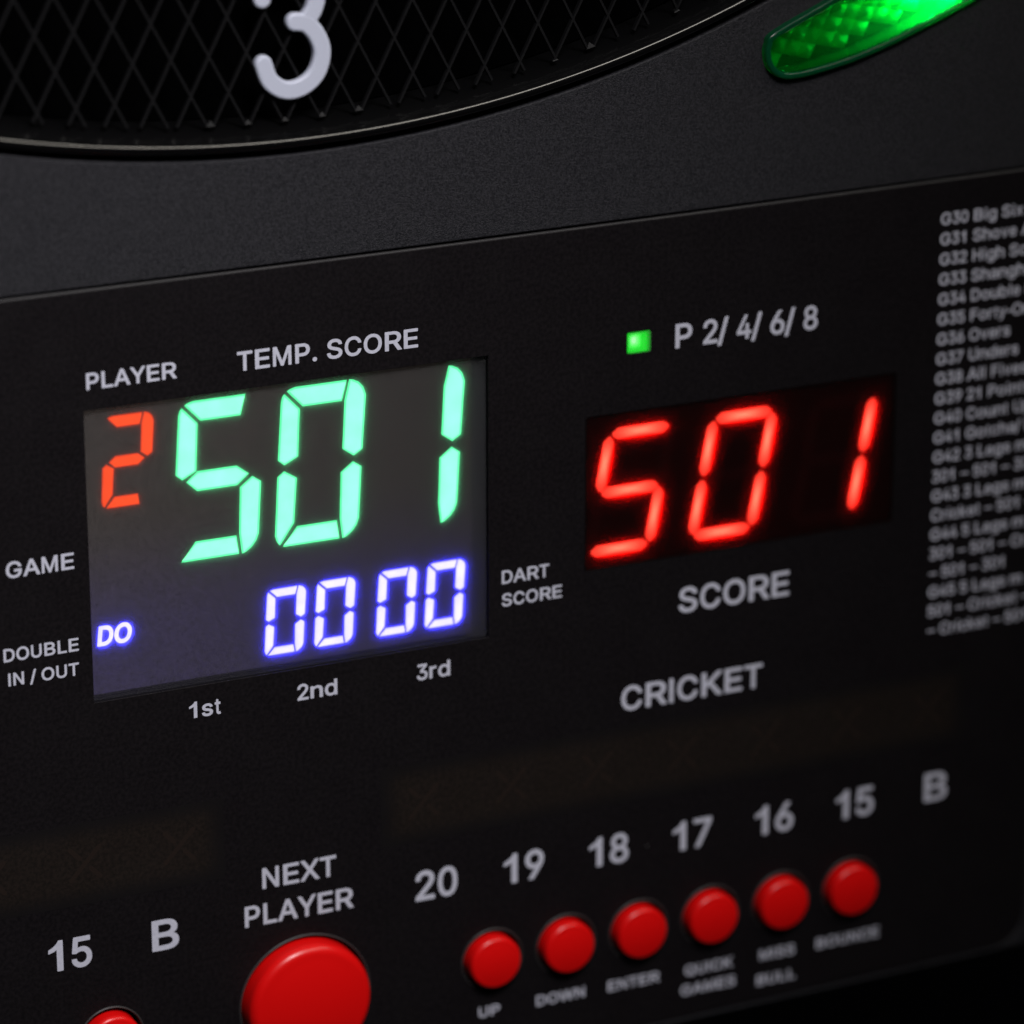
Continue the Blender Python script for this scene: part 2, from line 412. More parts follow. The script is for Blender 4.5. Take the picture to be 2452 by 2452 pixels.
'a': (155, '61,-3 74,-3 86,-1 97,3 108,9 110,2 114,0 138,0 143,2 144,6 144,99 142,117 134,132 123,143 107,150 88,154 68,153 48,148 32,138 21,126 15,116 16,111 18,109 42,102 48,103 54,112 61,117 75,123 88,123 97,120 103,116 107,109 108,100 107,97 59,90 41,86 24,76 18,69 14,62 11,52 11,38 14,28 18,19 26,11 36,4 48,-1|68,28 57,30 50,36 47,44 49,52 53,56 61,60 89,64 107,67 108,66 108,52 105,44 99,37 90,31 81,28'),
'b': (171, '81,-3 99,-2 117,2 133,12 144,23 153,39 157,54 159,76 157,97 153,112 145,126 134,138 122,146 103,153 81,153 64,149 49,140 48,142 48,157 48,195 46,198 41,200 17,200 13,198 11,195 11,4 13,1 17,0 41,0 46,2 47,11 49,12 64,2|75,29 68,32 61,37 55,44 52,51 48,69 49,92 55,107 66,118 79,122 96,121 103,118 109,114 114,108 118,100 122,80 121,59 114,44 104,33 90,29'),
'c': (155, '74,-3 85,-3 97,-1 110,3 120,8 128,15 136,25 143,37 144,45 141,49 116,54 113,52 106,39 96,31 89,29 80,28 72,29 65,32 58,37 53,44 47,59 45,81 50,100 56,111 63,118 72,121 82,123 92,121 101,117 108,109 113,99 118,98 141,104 144,109 142,116 134,130 122,142 108,149 91,153 77,154 66,152 56,150 46,145 37,139 30,131 22,121 17,111 12,92 11,69 14,52 20,35 30,20 41,9 56,1'),
'd': (171, '75,-3 90,-3 103,0 114,6 124,13 124,4 127,0 154,0 157,1 159,4 159,195 158,198 154,200 125,199 123,195 123,173 122,140 109,149 94,153 77,154 58,150 41,142 30,131 20,118 14,102 11,87 11,64 15,45 22,30 33,16 45,7 58,1|75,30 67,33 62,37 52,51 48,69 50,92 56,107 66,118 79,122 95,122 103,119 110,114 115,107 119,100 123,80 121,59 115,44 105,33 92,29'),
'e': (155, '74,-3 85,-3 99,-1 109,2 119,8 128,14 136,24 141,37 141,42 137,45 114,50 110,48 104,37 97,31 85,28 72,29 62,33 53,40 47,51 44,63 141,63 144,68 143,95 137,116 128,131 114,144 97,151 78,154 68,153 56,150 40,141 26,128 17,111 12,90 11,64 15,44 24,27 36,12 52,2 62,-1|46,93 45,94 46,99 51,109 58,116 67,121 75,123 85,122 94,119 100,114 107,103 110,95 109,93'),
'f': (93, '33,0 52,0 55,4 55,121 56,122 75,122 77,124 78,128 78,146 77,150 74,152 56,152 55,153 55,167 57,172 61,175 67,176 74,174 77,176 82,198 82,201 80,203 77,205 64,208 55,206 46,202 39,195 34,184 31,172 31,153 30,152 14,152 11,148 11,128 13,123 15,122 30,122 31,121 31,5 32,2'),
'g': (171, '77,-56 105,-55 127,-48 136,-43 144,-37 151,-28 156,-20 159,-7 159,3 159,149 157,151 153,152 127,151 124,147 123,138 110,148 97,152 79,154 62,151 47,145 34,135 23,121 16,108 12,94 11,82 13,56 21,35 28,25 35,18 45,11 54,7 66,3 77,2 90,2 101,4 112,9 122,15 122,15 123,-1 120,-11 114,-18 103,-23 86,-25 69,-23 60,-18 48,-6 45,-4 41,-5 18,-18 18,-21 23,-30 38,-44 56,-52|79,33 71,35 64,39 58,44 54,51 49,66 49,87 54,104 64,116 77,122 92,122 99,121 107,117 113,111 118,104 123,87 123,66 118,51 108,39 95,34'),
'h': (171, '16,0 44,0 49,1 51,3 51,90 53,100 57,109 65,116 75,121 88,122 98,121 108,117 114,111 118,103 119,93 120,4 125,0 153,0 157,1 159,5 159,95 158,109 155,121 148,133 139,141 120,150 108,153 96,154 83,153 71,150 62,146 53,141 51,143 51,197 49,199 44,200 18,200 14,199 11,195 11,5 13,2'),
'i': (78, '24,0 52,0 55,2 57,4 57,138 56,141 53,143 26,143 23,142 21,140 21,5 22,2|23,165 52,164 55,166 57,170 57,195 56,198 53,200 26,200 22,198 21,195 21,170'),
'l': (78, '24,0 52,0 55,2 57,5 57,195 56,198 53,200 25,200 22,198 21,195 21,5 22,2'),
'n': (171, '16,0 46,0 51,4 52,98 55,105 60,112 66,117 73,120 88,122 102,120 112,114 117,105 119,93 119,5 121,2 127,0 153,0 158,2 159,5 159,48 159,98 158,112 151,128 139,141 125,149 104,153 90,154 75,151 63,147 51,139 50,148 46,151 16,152 13,150 11,146 11,5 13,2'),
'o': (171, '78,-3 92,-3 106,0 121,5 133,13 143,23 151,35 156,49 159,64 159,81 157,97 152,112 145,125 134,137 121,146 106,151 92,154 79,154 64,151 52,147 38,138 28,128 20,116 15,102 12,87 11,69 13,54 18,39 26,25 37,14 50,5 64,-1|73,30 66,33 61,37 55,44 52,51 47,71 49,92 56,107 66,118 79,122 88,122 97,121 105,118 110,113 115,107 119,99 123,80 122,59 115,44 105,33 92,29 83,28'),
'p': (171, '15,-53 43,-53 48,-49 48,9 49,12 60,3 71,-1 84,-3 99,-2 113,1 126,7 137,15 146,26 153,38 158,54 159,69 159,87 156,102 153,112 146,124 138,135 129,142 120,147 109,151 98,153 83,154 70,151 58,147 49,140 47,141 47,148 43,152 17,152 13,151 12,148 11,-48 13,-51|75,29 68,32 61,37 56,42 52,50 48,69 49,92 55,107 66,118 79,122 96,121 103,118 109,114 114,108 118,100 123,80 121,59 114,44 104,33 90,29'),
'r': (109, '15,0 42,0 47,4 47,93 48,102 53,111 62,118 75,121 93,120 97,122 97,150 93,153 84,154 73,154 62,151 53,147 46,141 46,148 44,150 41,152 17,152 13,151 11,148 11,5 12,2'),
's': (155, '68,-3 83,-3 98,-1 112,3 121,8 130,14 138,23 142,32 144,42 144,52 141,61 136,69 127,77 108,86 64,96 57,100 54,104 53,111 57,117 64,121 76,123 87,123 95,121 102,114 108,105 112,103 136,108 141,111 141,114 136,126 130,135 123,141 106,150 83,154 59,152 47,148 36,142 28,136 21,128 17,119 16,111 16,100 19,91 24,82 33,75 52,66 95,56 100,53 105,49 106,42 102,35 93,30 80,28 66,29 57,32 50,39 45,49 42,51 15,46 12,44 11,39 16,27 21,18 28,11 45,2'),
't': (93, '59,-1 77,0 81,2 82,6 78,26 77,30 74,31 65,30 60,30 57,33 56,37 56,121 75,122 78,123 79,126 79,147 78,150 75,152 57,152 56,153 55,183 52,186 34,186 30,184 29,181 29,153 28,152 16,152 12,150 11,147 11,128 12,124 14,122 29,121 29,37 30,26 32,19 36,12 43,5 50,1'),
'u': (171, '67,-2 82,-2 96,1 108,5 119,11 120,10 121,4 125,0 154,0 158,1 159,4 159,148 158,150 154,152 125,152 121,150 119,146 119,57 116,47 109,38 98,32 82,30 67,33 58,40 54,47 52,55 51,148 49,151 44,152 18,152 12,150 11,146 11,57 15,35 22,21 34,9 50,2'),
'v': (155, '65,0 88,0 92,1 93,3 144,145 143,150 140,152 116,152 112,150 81,59 79,51 77,50 43,150 40,152 16,152 13,151 11,148 11,145 62,4'),
'x': (155, '14,0 45,1 77,51 78,50 110,1 139,0 143,2 144,5 143,9 97,76 97,78 141,143 142,146 141,150 137,152 109,151 88,121 78,104 48,151 45,152 20,152 15,150 14,146 15,143 58,78 12,9 11,4'),
'y': (155, '35,-54 51,-53 64,-48 75,-38 84,-23 144,147 143,150 140,152 116,152 112,149 79,51 77,49 43,150 40,152 16,152 11,149 11,144 61,5 55,-12 50,-20 43,-22 30,-21 26,-24 21,-45 22,-48 25,-52'),
'k': (155, '15,0 40,0 44,2 46,5 46,55 54,63 56,63 105,2 108,0 138,0 143,2 144,5 143,9 82,85 81,86 135,139 138,143 140,146 137,151 103,152 47,96 46,98 45,196 43,199 40,200 17,200 12,198 11,195 11,5 12,2'),
'm': (248, '15,0 45,0 49,4 50,102 53,109 59,116 66,120 74,122 84,123 94,120 100,115 104,109 105,5 107,1 111,0 137,0 141,1 143,4 144,102 149,114 154,118 162,122 174,123 184,121 192,117 197,110 199,100 199,24 199,5 201,1 205,0 231,0 236,2 237,5 236,110 234,121 230,129 225,136 217,143 207,149 196,153 184,154 170,154 159,152 149,148 139,141 131,134 114,148 98,154 84,154 72,152 60,148 51,141 49,143 49,148 45,152 17,152 14,151 11,146 11,5 13,2'),
'w': (217, '55,0 78,0 82,1 83,3 108,94 110,94 135,2 139,0 160,0 164,1 165,4 206,145 206,148 205,150 201,152 178,152 174,150 152,66 149,55 125,148 123,151 98,152 93,150 69,56 43,150 39,152 16,152 13,151 11,148 11,145 52,4'),
'/': (78, '-7,-28 19,-28 23,-24 88,202 88,205 84,208 59,209 54,205 -10,-21 -10,-24'),
'-': (93, '0,70 92,70 95,72 96,75 96,98 94,101 90,102 1,102 -2,99 -3,96 -3,75 -2,72'),
'.': (78, '34,-1 43,-1 52,2 58,7 62,16 62,25 59,33 52,40 43,43 34,43 24,39 19,33 15,25 15,16 19,8 25,2'),
'–': (155, '7,70 147,70 151,71 152,75 152,98 149,101 7,102 4,99 3,96 3,75 4,72'),
}


def text_loops(s, x, y, cap, width=None, gap=0.0):
    """Outline loops of s with its left ink edge at x, baseline y, cap height cap,
    squeezed or widened so that the ink is width wide."""
    pen, loops = 0.0, []
    for ch in s:
        if ch == ' ':
            pen += 0.388 + gap
            continue
        adv, enc = GLYPHS[ch]
        for part in enc.split('|'):
            loops.append([(pen + int(a) / 200, int(b) / 200) for a, b in (q.split(',') for q in part.split())])
        pen += adv / 200 + gap
    lo = min(p[0] for L in loops for p in L)
    hi = max(p[0] for L in loops for p in L)
    kx = width / (hi - lo) if width else cap
    return [[(x + (px - lo) * kx, y + py * cap) for px, py in L] for L in loops]

def caption(name, lines, parent, at=None):
    loops = []
    for a in lines:
        loops += text_loops(*a)
    return plate(name, loops, 0.004, 0.03, INK, parent, 0.0, at)

# ---------------------------------------------------------------- housing
CX, CY = 41.1, 299.5                       # centre of the round playing face

def bowed(x0, x1, yb, yt, r, grow=0.0):
    """Outline of the score panel: top and bottom edges bowed very slightly."""
    top = lambda x: yt + 2.9e-5 * (x - CX) ** 2 + grow
    bot = lambda x: yb + 6.5e-5 * (x - CX) ** 2 - grow
    x0, x1, r = x0 - grow, x1 + grow, r + grow
    pts = []
    n = 28
    for k in range(n + 1):
        x = x0 + r + (x1 - x0 - 2 * r) * k / n
        pts.append((x, bot(x)))
    def arc(cx, cy, a0):
        for k in range(1, 8):
            a = math.radians(a0 + 90 * k / 8)
            pts.append((cx + r * math.cos(a), cy + r * math.sin(a)))
    arc(x1 - r, bot(x1 - r) + r, -90)
    rt = 3.0 + grow
    for k in range(0, 6):
        a = math.radians(90 * k / 6)
        pts.append((x1 - rt + rt * math.cos(a), top(x1 - rt) - rt + rt * math.sin(a)))
    for k in range(n + 1):
        x = x1 - rt + (x0 + rt - x1 + rt) * k / n
        pts.append((x, top(x)))
    for k in range(1, 7):
        a = math.radians(90 + 90 * k / 6)
        pts.append((x0 + rt + rt * math.cos(a), top(x0 + rt) - rt + rt * math.sin(a)))
    arc(x0 + r, bot(x0 + r) + r, 180)
    return pts

def catmull(P, n=6, closed=True):
    out = []
    m = len(P)
    for i in range(m if closed else m - 1):
        g = lambda k: P[k % m] if closed else P[min(max(k, 0), m - 1)]
        a, b, c, d = g(i - 1), g(i), g(i + 1), g(i + 2)
        for k in range(n):
            t = k / n
            out.append(tuple(0.5 * (2 * b[j] + (c[j] - a[j]) * t + (2 * a[j] - 5 * b[j] + 4 * c[j] - d[j]) * t * t
                                    + (3 * b[j] - a[j] - 3 * c[j] + d[j]) * t ** 3) for j in (0, 1)))
    if not closed:
        out.append(P[-1])
    return out

def inset(P, d):
    out = []
    m = len(P)
    for i in range(m):
        a, b, c = P[i - 1], P[i], P[(i + 1) % m]
        tx, ty = c[0] - a[0], c[1] - a[1]
        l = math.hypot(tx, ty) or 1
        out.append((b[0] - ty / l * d, b[1] + tx / l * d))
    return out

def area(P):
    return 0.5 * sum(P[i - 1][0] * P[i][1] - P[i][0] * P[i - 1][1] for i in range(len(P)))

def pol(th, r):
    return (CX + r * math.cos(math.radians(th)), CY + r * math.sin(math.radians(th)))

# leaf-shaped light at the lower right of the round face, mirrored about its 45 degree axis
half = [(139.2, 56.3), (137.45, 54.0), (137.2, 51.9), (137.8, 49.7), (139.3, 47.9), (141.2, 47.0), (143.5, 46.8), (147.5, 47.15),
        (154.5, 48.4), (160.1, 49.85), (165.7, 51.65), (171.4, 53.75), (177.0, 55.9), (182.7, 58.2)]
for th in (-57, -54, -51, -48):
    half.append(pol(th, 285.5 - 0.0258 * (th + 45) ** 2))
inner_half = [pol(th, 262.2) for th in (-48, -51, -54, -57, -60, -62.5, -65)]
mir = lambda p: (CX - (p[1] - CY), CY - (p[0] - CX))
leaf = inner_half + half + [pol(-45, 285.5)] + [mir(p) for p in reversed(half)] + [mir(p) for p in reversed(inner_half)] + [pol(-45, 262.2)]
LEAF = catmull(leaf, 4)
if area(LEAF) < 0:
    LEAF.reverse()

PANEL_OUT = bowed(-121.5, 203.7, -146.6, 22.40, 8.0)
PANEL_GAP = bowed(-121.5, 203.7, -146.6, 22.40, 8.0, 0.45)
FRONT = -0.3
LIP = lambda x: -146.6 + 6.5e-5 * (x - CX) ** 2 - 1.0
housing = plate('housing', [[(x, LIP(x)) for x in range(-236, 319, 18)] + [(318, LIP(318)), (318, 540), (305, 565), (280, 577), (-198, 577), (-223, 565), (-236, 540)], circle(CX, CY, 256.6, 256), PANEL_GAP, inset(LEAF, 0.3)],
                -34, FRONT, HOUSING, machine, 0.3, segs=3)
# lower housing strip, slope shaped to turn it from the lamp and darken it
chin = bmesh.new()
prof = [(-0.05, -0.75), (-1.1, -1.3), (-2.4, -2.6), (-18.5, -18.0), (-34.5, -34.0), (-58.0, -56.0), (-0.05, -34.0)]
rows = [[chin.verts.new(W(x, LIP(x) + y, z)) for y, z in prof] for x in list(range(-236, 319, 18)) + [318]]
for ra, rb in zip(rows, rows[1:]):
    for k in range(len(prof)):
        j = (k + 1) % len(prof)
        chin.faces.new([ra[k], ra[j], rb[j], rb[k]])
for q in (rows[0], rows[-1]):
    chin.faces.new(q)
bmesh.ops.recalc_face_normals(chin, faces=chin.faces)
me = bpy.data.meshes.new('lower_lip')
chin.to_mesh(me)
chin.free()
smooth(me)
link('lower_lip', me, HOUSING, machine)
plate('back_plate', [rect(-230, -152, 312, 572, 40, 8)], -36.5, -34.5, PIT, machine, 0.3)

# ---------------------------------------------------------------- round playing face
lathe('board_rim', CX, CY, [(250.9, -8.6), (251.3, -2.8), (252.2, -1.0), (252.75, -0.2)]
      + [(254.1 + 1.0 * math.cos(math.radians(a)), 0.05 + 1.0 * math.sin(math.radians(a))) for a in range(165, -1, -15)]
      + [(255.12, -2.2), (255.5, -2.8), (256.3, -3.2), (256.3, -8.6)], GLOSS, machine, 900)
catch = lathe('catch_ring', CX, CY, [(0, -10), (200, -10), (250.8, -9.0), (250.8, -11), (0, -12)], PIT, machine, 180)

# diamond net moulded over the outer ring
bm = bmesh.new()
PITCH, ROW = 7.18, 6.9
NX, NY = 14.98 + 0.37, 55.6 - 0.25          # one crossing of the net

def bar(ax, ay, bx, by, zt, zb, w):
    dx, dy = bx - ax, by - ay
    l = math.hypot(dx, dy)
    nx, ny = -dy / l * w / 2, dx / l * w / 2
    v = [bm.verts.new(W(x + s * nx * q, y + s * ny * q, z)) for x, y in ((ax, ay), (bx, by)) for z, q in ((zt, 0.7), (zb, 1.0)) for s in (1, -1)]
    for q in ((0, 1, 5, 4), (0, 4, 6, 2), (1, 3, 7, 5), (0, 2, 3, 1), (4, 5, 7, 6)):
        bm.faces.new([v[k] for k in q])

ends = []
for fam, sg in ((0, 1), (1, -1)):
    d = (PITCH / 2, sg * ROW)
    dl = math.hypot(*d)
    d = (d[0] / dl, d[1] / dl)
    for k in range(-45, 46):
        ox, oy = NX + k * PITCH - CX, NY - CY
        bq = ox * d[0] + oy * d[1]
        cq = ox * ox + oy * oy - 250.4 ** 2
        disc = bq * bq - cq
        if disc <= 0:
            continue
        rt = math.sqrt(disc)
        t0, t1 = -bq - rt, -bq + rt
        lo, hi = (t0, t1)
        # keep only the stretch near the bottom of the ring (below y = 112)
        ya, yb = oy + CY + lo * d[1], oy + CY + hi * d[1]
        lim = (112 - oy - CY) / d[1]
        if sg > 0:
            hi = min(hi, lim)
        else:
            lo = max(lo, lim)
        if hi - lo < 0.5:
            continue
        P0 = (ox + CX + lo * d[0], oy + CY + lo * d[1])
        P1 = (ox + CX + hi * d[0], oy + CY + hi * d[1])
        bar(*P0, *P1, -1.0 - 0.03 * fam, -1.7, 0.60)
        ends.append((P0 if sg > 0 else P1, sg))
# small gussets where two bars run into the rim side by side
for (a, sa) in ends:
    if sa < 0:
        continue
    for (b, sb) in ends:
        if sb > 0:
            continue
        g = math.hypot(a[0] - b[0], a[1] - b[1])
        if 0.3 < g < 1.3:
            m_ = ((a[0] + b[0]) / 2, (a[1] + b[1]) / 2)
            ux, uy = m_[0] - CX, m_[1] - CY
            l = math.hypot(ux, uy)
            ux, uy = ux / l, uy / l
            hgt = g * 0.6 + 0.3
            p = [(m_[0] - ux * hgt, m_[1] - uy * hgt), (m_[0] + uy * (g / 2 + 0.3), m_[1] - ux * (g / 2 + 0.3)), (m_[0] - uy * (g / 2 + 0.3), m_[1] + ux * (g / 2 + 0.3))]
            vs = [bm.verts.new(W(*q, z)) for q, z in zip(p, (-1.3, -0.9, -0.9))]
            vb = [bm.verts.new(W(*q, -1.8)) for q in p]
            bm.faces.new(vs)
            for k in range(3):
                bm.faces.new([vs[k], vb[k], vb[(k + 1) % 3], vs[(k + 1) % 3]])
bmesh.ops.recalc_face_normals(bm, faces=bm.faces)
me = bpy.data.meshes.new('net')
bm.to_mesh(me)
bm.free()
link('net', me, NET, catch)

def stroke(P, w, n=10):
    """Outline of a rounded stroke of width w along the smooth line through P."""
    C = catmull(P, n, False)
    L, Rr = [], []
    for i, b in enumerate(C):
        a, c = C[max(i - 1, 0)], C[min(i + 1, len(C) - 1)]
        tx, ty = c[0] - a[0], c[1] - a[1]
        l = math.hypot(tx, ty)
        nx, ny = -ty / l * w / 2, tx / l * w / 2
        L.append((b[0] + nx, b[1] + ny))
        Rr.append((b[0] - nx, b[1] - ny))
    def cap(p, q, c):
        a0 = math.atan2(p[1] - c[1], p[0] - c[0])
        return [(c[0] + w / 2 * math.cos(a0 - math.pi * k / 10), c[1] + w / 2 * math.sin(a0 - math.pi * k / 10)) for k in range(1, 10)]
    return L + cap(L[-1], Rr[-1], C[-1]) + Rr[::-1] + cap(Rr[0], L[0], C[0])

low = [(36.0, 60.1), (37.25, 56.9), (40.2, 54.95), (43.6, 55.35), (46.3, 57.6), (47.35, 61.2), (46.4, 64.4), (44.4, 66.7), (42.15, 67.25)]
upp = [(44.3, 67.0), (45.9, 69.2), (46.5, 72.2), (45.2, 75.2), (42.2, 77.1), (38.8, 76.4), (36.4, 73.9), (36.0, 71.9)]
ma = plate_mesh([stroke(low, 3.35)], -1.2, 0.6, 0.5, 3)
mb = plate_mesh([stroke(upp, 3.35)], -1.2, 0.57, 0.5, 3)
bm = bmesh.new()
bm.from_mesh(ma)
bm.from_mesh(mb)
me = bpy.data.meshes.new('numeral')
bm.to_mesh(me)
bm.free()
smooth(me)
num = link('numeral', me, NUMERAL, catch)
num['label'] = 'white rounded numeral 3'

# ---------------------------------------------------------------- score panel
LCD = (0.0, -56.5, 80.0, 0.0)
LEDW = (100.6, -46.1, 168.3, -15.2)
CRK = (57.0, -96.4, 187.2, -79.9)
CRL = (2 * 40.9 - 187.2, -96.4, 2 * 40.9 - 57.0, -79.9)
LAMP = (109.1, -3.65, 114.2, 0.65)
BTN_Y, BTN_X = -124.55, [80.44 + 16.14 * k for k in range(6)]
BTN_LEFT = (1.0, -125.1)
BIG = (40.7, -125.0)
holes = [rect(*LCD), rect(*LEDW, 0.6), rect(*LAMP, 0.3)]
holes += [circle(x, BTN_Y, 6.3, 64) for x in BTN_X] + [circle(*BTN_LEFT, 6.3, 64), circle(*BIG, 13.3, 96)]
panel = plate('control_panel', [inset(PANEL_OUT, 0.22)] + holes, -0.5, 0.0, PANEL, machine, 0.08, segs=2)
plate('panel_sheet', [PANEL_OUT, rect(-2, -58.5, 82, 2), rect(LEDW[0] - 2, LEDW[1] - 2, LEDW[2] + 2, LEDW[3] + 2)] + holes[2:], -1.8, -0.12, EDGE, machine, 0.1)
plate('panel_bed', [PANEL_GAP], -14.0, -12.5, DARKWELL, machine)

CAPTIONS = [
    [('PLAYER', 0.66, 3.88, 3.15, 17.3)],
    [('TEMP. SCORE', 29.7, 3.52, 3.72, 36.0)],
    [('GAME', -15.85, -29.65, 3.15, 12.95)],
    [('DOUBLE', -17.0, -45.68, 2.55, 14.4), ('IN / OUT', -16.3, -50.45, 2.5, 13.6)],
    [('1st', 18.5, -62.8, 3.25, 6.3)],
    [('2nd', 40.25, -62.9, 3.25, 8.15)],
    [('3rd', 64.85, -62.95, 3.25, 6.95)],
    [('DART', 82.75, -46.1, 2.7, 10.0), ('SCORE', 82.75, -50.72, 2.6, 12.75)],
    [('P 2/ 4/ 6/ 8', 119.4, -3.75, 4.85, 31.0)],
    [('SCORE', 120.9, -58.15, 5.2, 24.5)],
    [('CRICKET', 108.5, -76.75, 5.1, 31.3)],
    [('15', -10.85, -109.1, 6.3, 8.6)],
    [('B', 9.75, -108.9, 6.35, 5.45)],
    [('NEXT', 32.35, -100.2, 4.3, 15.25), ('PLAYER', 28.6, -107.6, 4.35, 22.5)],
    [('20', 64.15, -109.0, 6.2, 8.9)],
    [('B', 178.05, -108.75, 6.25, 5.4)],
    [('UP', 77.55, -136.8, 2.25, 4.6)],
    [('DOWN', 90.15, -136.85, 2.25, 10.7)],
    [('ENTER', 106.0, -136.9, 2.25, 11.6)],
    [('QUICK', 123.35, -136.95, 2.25, 10.9), ('GAMES', 122.55, -141.25, 2.25, 12.4)],
    [('MISS', 140.5, -136.95, 2.25, 8.1), ('BULL', 139.95, -142.5, 2.25, 8.9)],
    [('BOUNCE', 153.65, -136.95, 2.25, 14.7)],
]
for k, s in enumerate(('19', '18', '17', '16', '15')):
    CAPTIONS.append([(s, 83.05 + 18.6 * k, -109.0, 6.25, 8.7)])
for c in CAPTIONS:
    o = caption('caption', c, panel)
    o['label'] = 'white printed caption ' + ' '.join(a[0] for a in c)
LIST = ['G30 Big Six', 'G31 Shove A', 'G32 High Score', 'G33 Shanghai', 'G34 Double D', 'G35 Forty-One', 'G36 Overs', 'G37 Unders',
        'G38 All Fives', 'G39 21 Points', 'G40 Count Up', 'G41 Gotcha/ L', 'G42 3 Legs m', '301 – 501 – 301', 'G43 3 Legs m', 'Cricket – 501 –',
        'G44 5 Legs m', '301 – 501 – Cri', '– 501 – 301', 'G45 5 Legs m', '501 – Cricket –', '– Cricket – 501']
for k, s in enumerate(LIST):
    caption('list_line', [(s, 177.45, 15.12 - 4.097 * k - 1.25, 2.45)], panel)

# ---------------------------------------------------------------- seven-segment shapes
SEG = {  # upright digit 17.4 wide and 31 high, as on the colour display
    'a': [(1.0, 30.2), (1.6, 30.7), (2.7, 31.0), (13.0, 31.0), (12.25, 26.9), (4.35, 26.9)],
    'f': [(-0.1, 28.4), (0.15, 29.4), (0.65, 29.9), (3.9, 26.6), (4.05, 17.4), (1.3, 15.95), (-0.15, 17.1)],
    'b': [(13.4, 31.0), (14.3, 30.9), (15.5, 30.3), (16.5, 29.2), (17.1, 27.6), (17.0, 17.1), (15.2, 15.9), (12.75, 17.6), (12.65, 27.0)],
    'c': [(15.1, 15.0), (17.0, 13.7), (17.05, 3.6), (16.6, 2.2), (15.8, 1.1), (14.7, 0.25), (13.7, 0.0), (12.95, 4.0), (12.65, 13.1)],
    'e': [(1.3, 15.0), (4.0, 13.3), (3.9, 4.5), (1.25, 0.4), (0.45, 1.2), (0.0, 2.4), (-0.1, 13.9)],
    'd': [(1.75, 0.0), (13.2, 0.0), (12.5, 3.85), (4.4, 3.85)],
    'g': [(2.0, 15.5), (4.2, 17.45), (11.9, 17.45), (14.5, 15.5), (12.2, 13.45), (4.3, 13.45)]}
SHAPE = {'0': 'abcdef', '1': 'bc', '2': 'abged', '5': 'afgcd'}

def lcd_digit(ch, x, y, kx, ky, slant):
    loops = []
    for s in SHAPE[ch]:
        loops.append([(x + u * kx + slant * v * ky, y + v * ky) for u, v in SEG[s]])
    return loops

# ---------------------------------------------------------------- colour display
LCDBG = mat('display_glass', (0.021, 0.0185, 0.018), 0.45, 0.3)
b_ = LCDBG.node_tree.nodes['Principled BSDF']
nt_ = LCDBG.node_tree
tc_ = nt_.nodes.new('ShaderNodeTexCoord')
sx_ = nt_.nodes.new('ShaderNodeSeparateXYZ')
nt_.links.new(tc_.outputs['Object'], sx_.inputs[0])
# backlight haze painted into the emission: blue in the lower bank, warm grey above
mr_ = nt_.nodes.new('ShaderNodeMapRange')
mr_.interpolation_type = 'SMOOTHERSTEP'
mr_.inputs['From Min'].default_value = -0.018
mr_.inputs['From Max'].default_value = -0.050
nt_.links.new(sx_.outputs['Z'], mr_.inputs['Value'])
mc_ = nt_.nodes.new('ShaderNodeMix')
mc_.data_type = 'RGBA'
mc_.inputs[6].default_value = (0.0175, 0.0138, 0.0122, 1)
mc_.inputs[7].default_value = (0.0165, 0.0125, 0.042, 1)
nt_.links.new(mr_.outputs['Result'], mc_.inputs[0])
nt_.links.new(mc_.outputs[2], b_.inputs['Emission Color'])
# the painted glow weakens from left to right, and is a little mottled
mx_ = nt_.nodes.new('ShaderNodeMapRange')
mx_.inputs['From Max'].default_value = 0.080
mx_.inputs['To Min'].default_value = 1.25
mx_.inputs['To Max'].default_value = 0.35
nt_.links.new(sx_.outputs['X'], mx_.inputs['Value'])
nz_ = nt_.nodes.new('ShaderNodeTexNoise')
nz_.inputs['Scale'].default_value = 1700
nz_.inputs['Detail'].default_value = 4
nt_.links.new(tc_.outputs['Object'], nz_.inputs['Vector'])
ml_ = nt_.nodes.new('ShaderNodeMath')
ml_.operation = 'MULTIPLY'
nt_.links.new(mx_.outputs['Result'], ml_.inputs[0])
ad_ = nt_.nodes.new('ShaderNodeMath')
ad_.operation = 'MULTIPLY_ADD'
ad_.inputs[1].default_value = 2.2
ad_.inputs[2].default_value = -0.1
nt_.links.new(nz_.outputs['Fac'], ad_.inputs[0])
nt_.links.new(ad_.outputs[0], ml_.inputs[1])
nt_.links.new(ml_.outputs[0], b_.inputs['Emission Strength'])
LCDFRAME = mat('display_frame', (0.024, 0.023, 0.029), 0.5, 0.3)

lcd = plate('colour_display', [rect(-2.5, -59.0, 83.5, 2.5)], -3.6, -2.6, LCDFRAME, machine, at=(40, -28, 0))
GZ = -1.4
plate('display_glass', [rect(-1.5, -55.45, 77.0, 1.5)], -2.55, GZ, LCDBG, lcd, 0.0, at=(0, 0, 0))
plate('window', [rect(0.06, -56.44, 79.94, -0.06)], -0.98, -0.96,
      diffuser('display_window', (0.96, 0.96, 0.96), 0.17, (0.95, 0.95, 0.95), 0.35, 0.25), lcd)
GREEN = [emit_mottled('green_backlight_edge', (0.15, 1.5, 0.56), 260, 0.9, 1.1), emit_mottled('green_backlight', (0.43, 2.6, 1.02), 260, 0.92, 1.08)]
BLUE = [emit('blue_backlight_edge', (0.55, 0.50, 20.0), 1.0), emit_mottled('blue_backlight', (1.15, 1.08, 24.0), 400, 0.92, 1.08)]
ORANGE = [emit_mottled('orange_backlight_edge', (0.95, 0.060, 0.016), 300, 0.9, 1.1), emit_mottled('orange_backlight', (1.3, 0.10, 0.024), 300, 0.9, 1.1)]
OX, OY = 0.53, -0.50                          # the digits lie behind the window
SL = 0.07

def ccw(L):
    return L if area(L) > 0 else L[::-1]

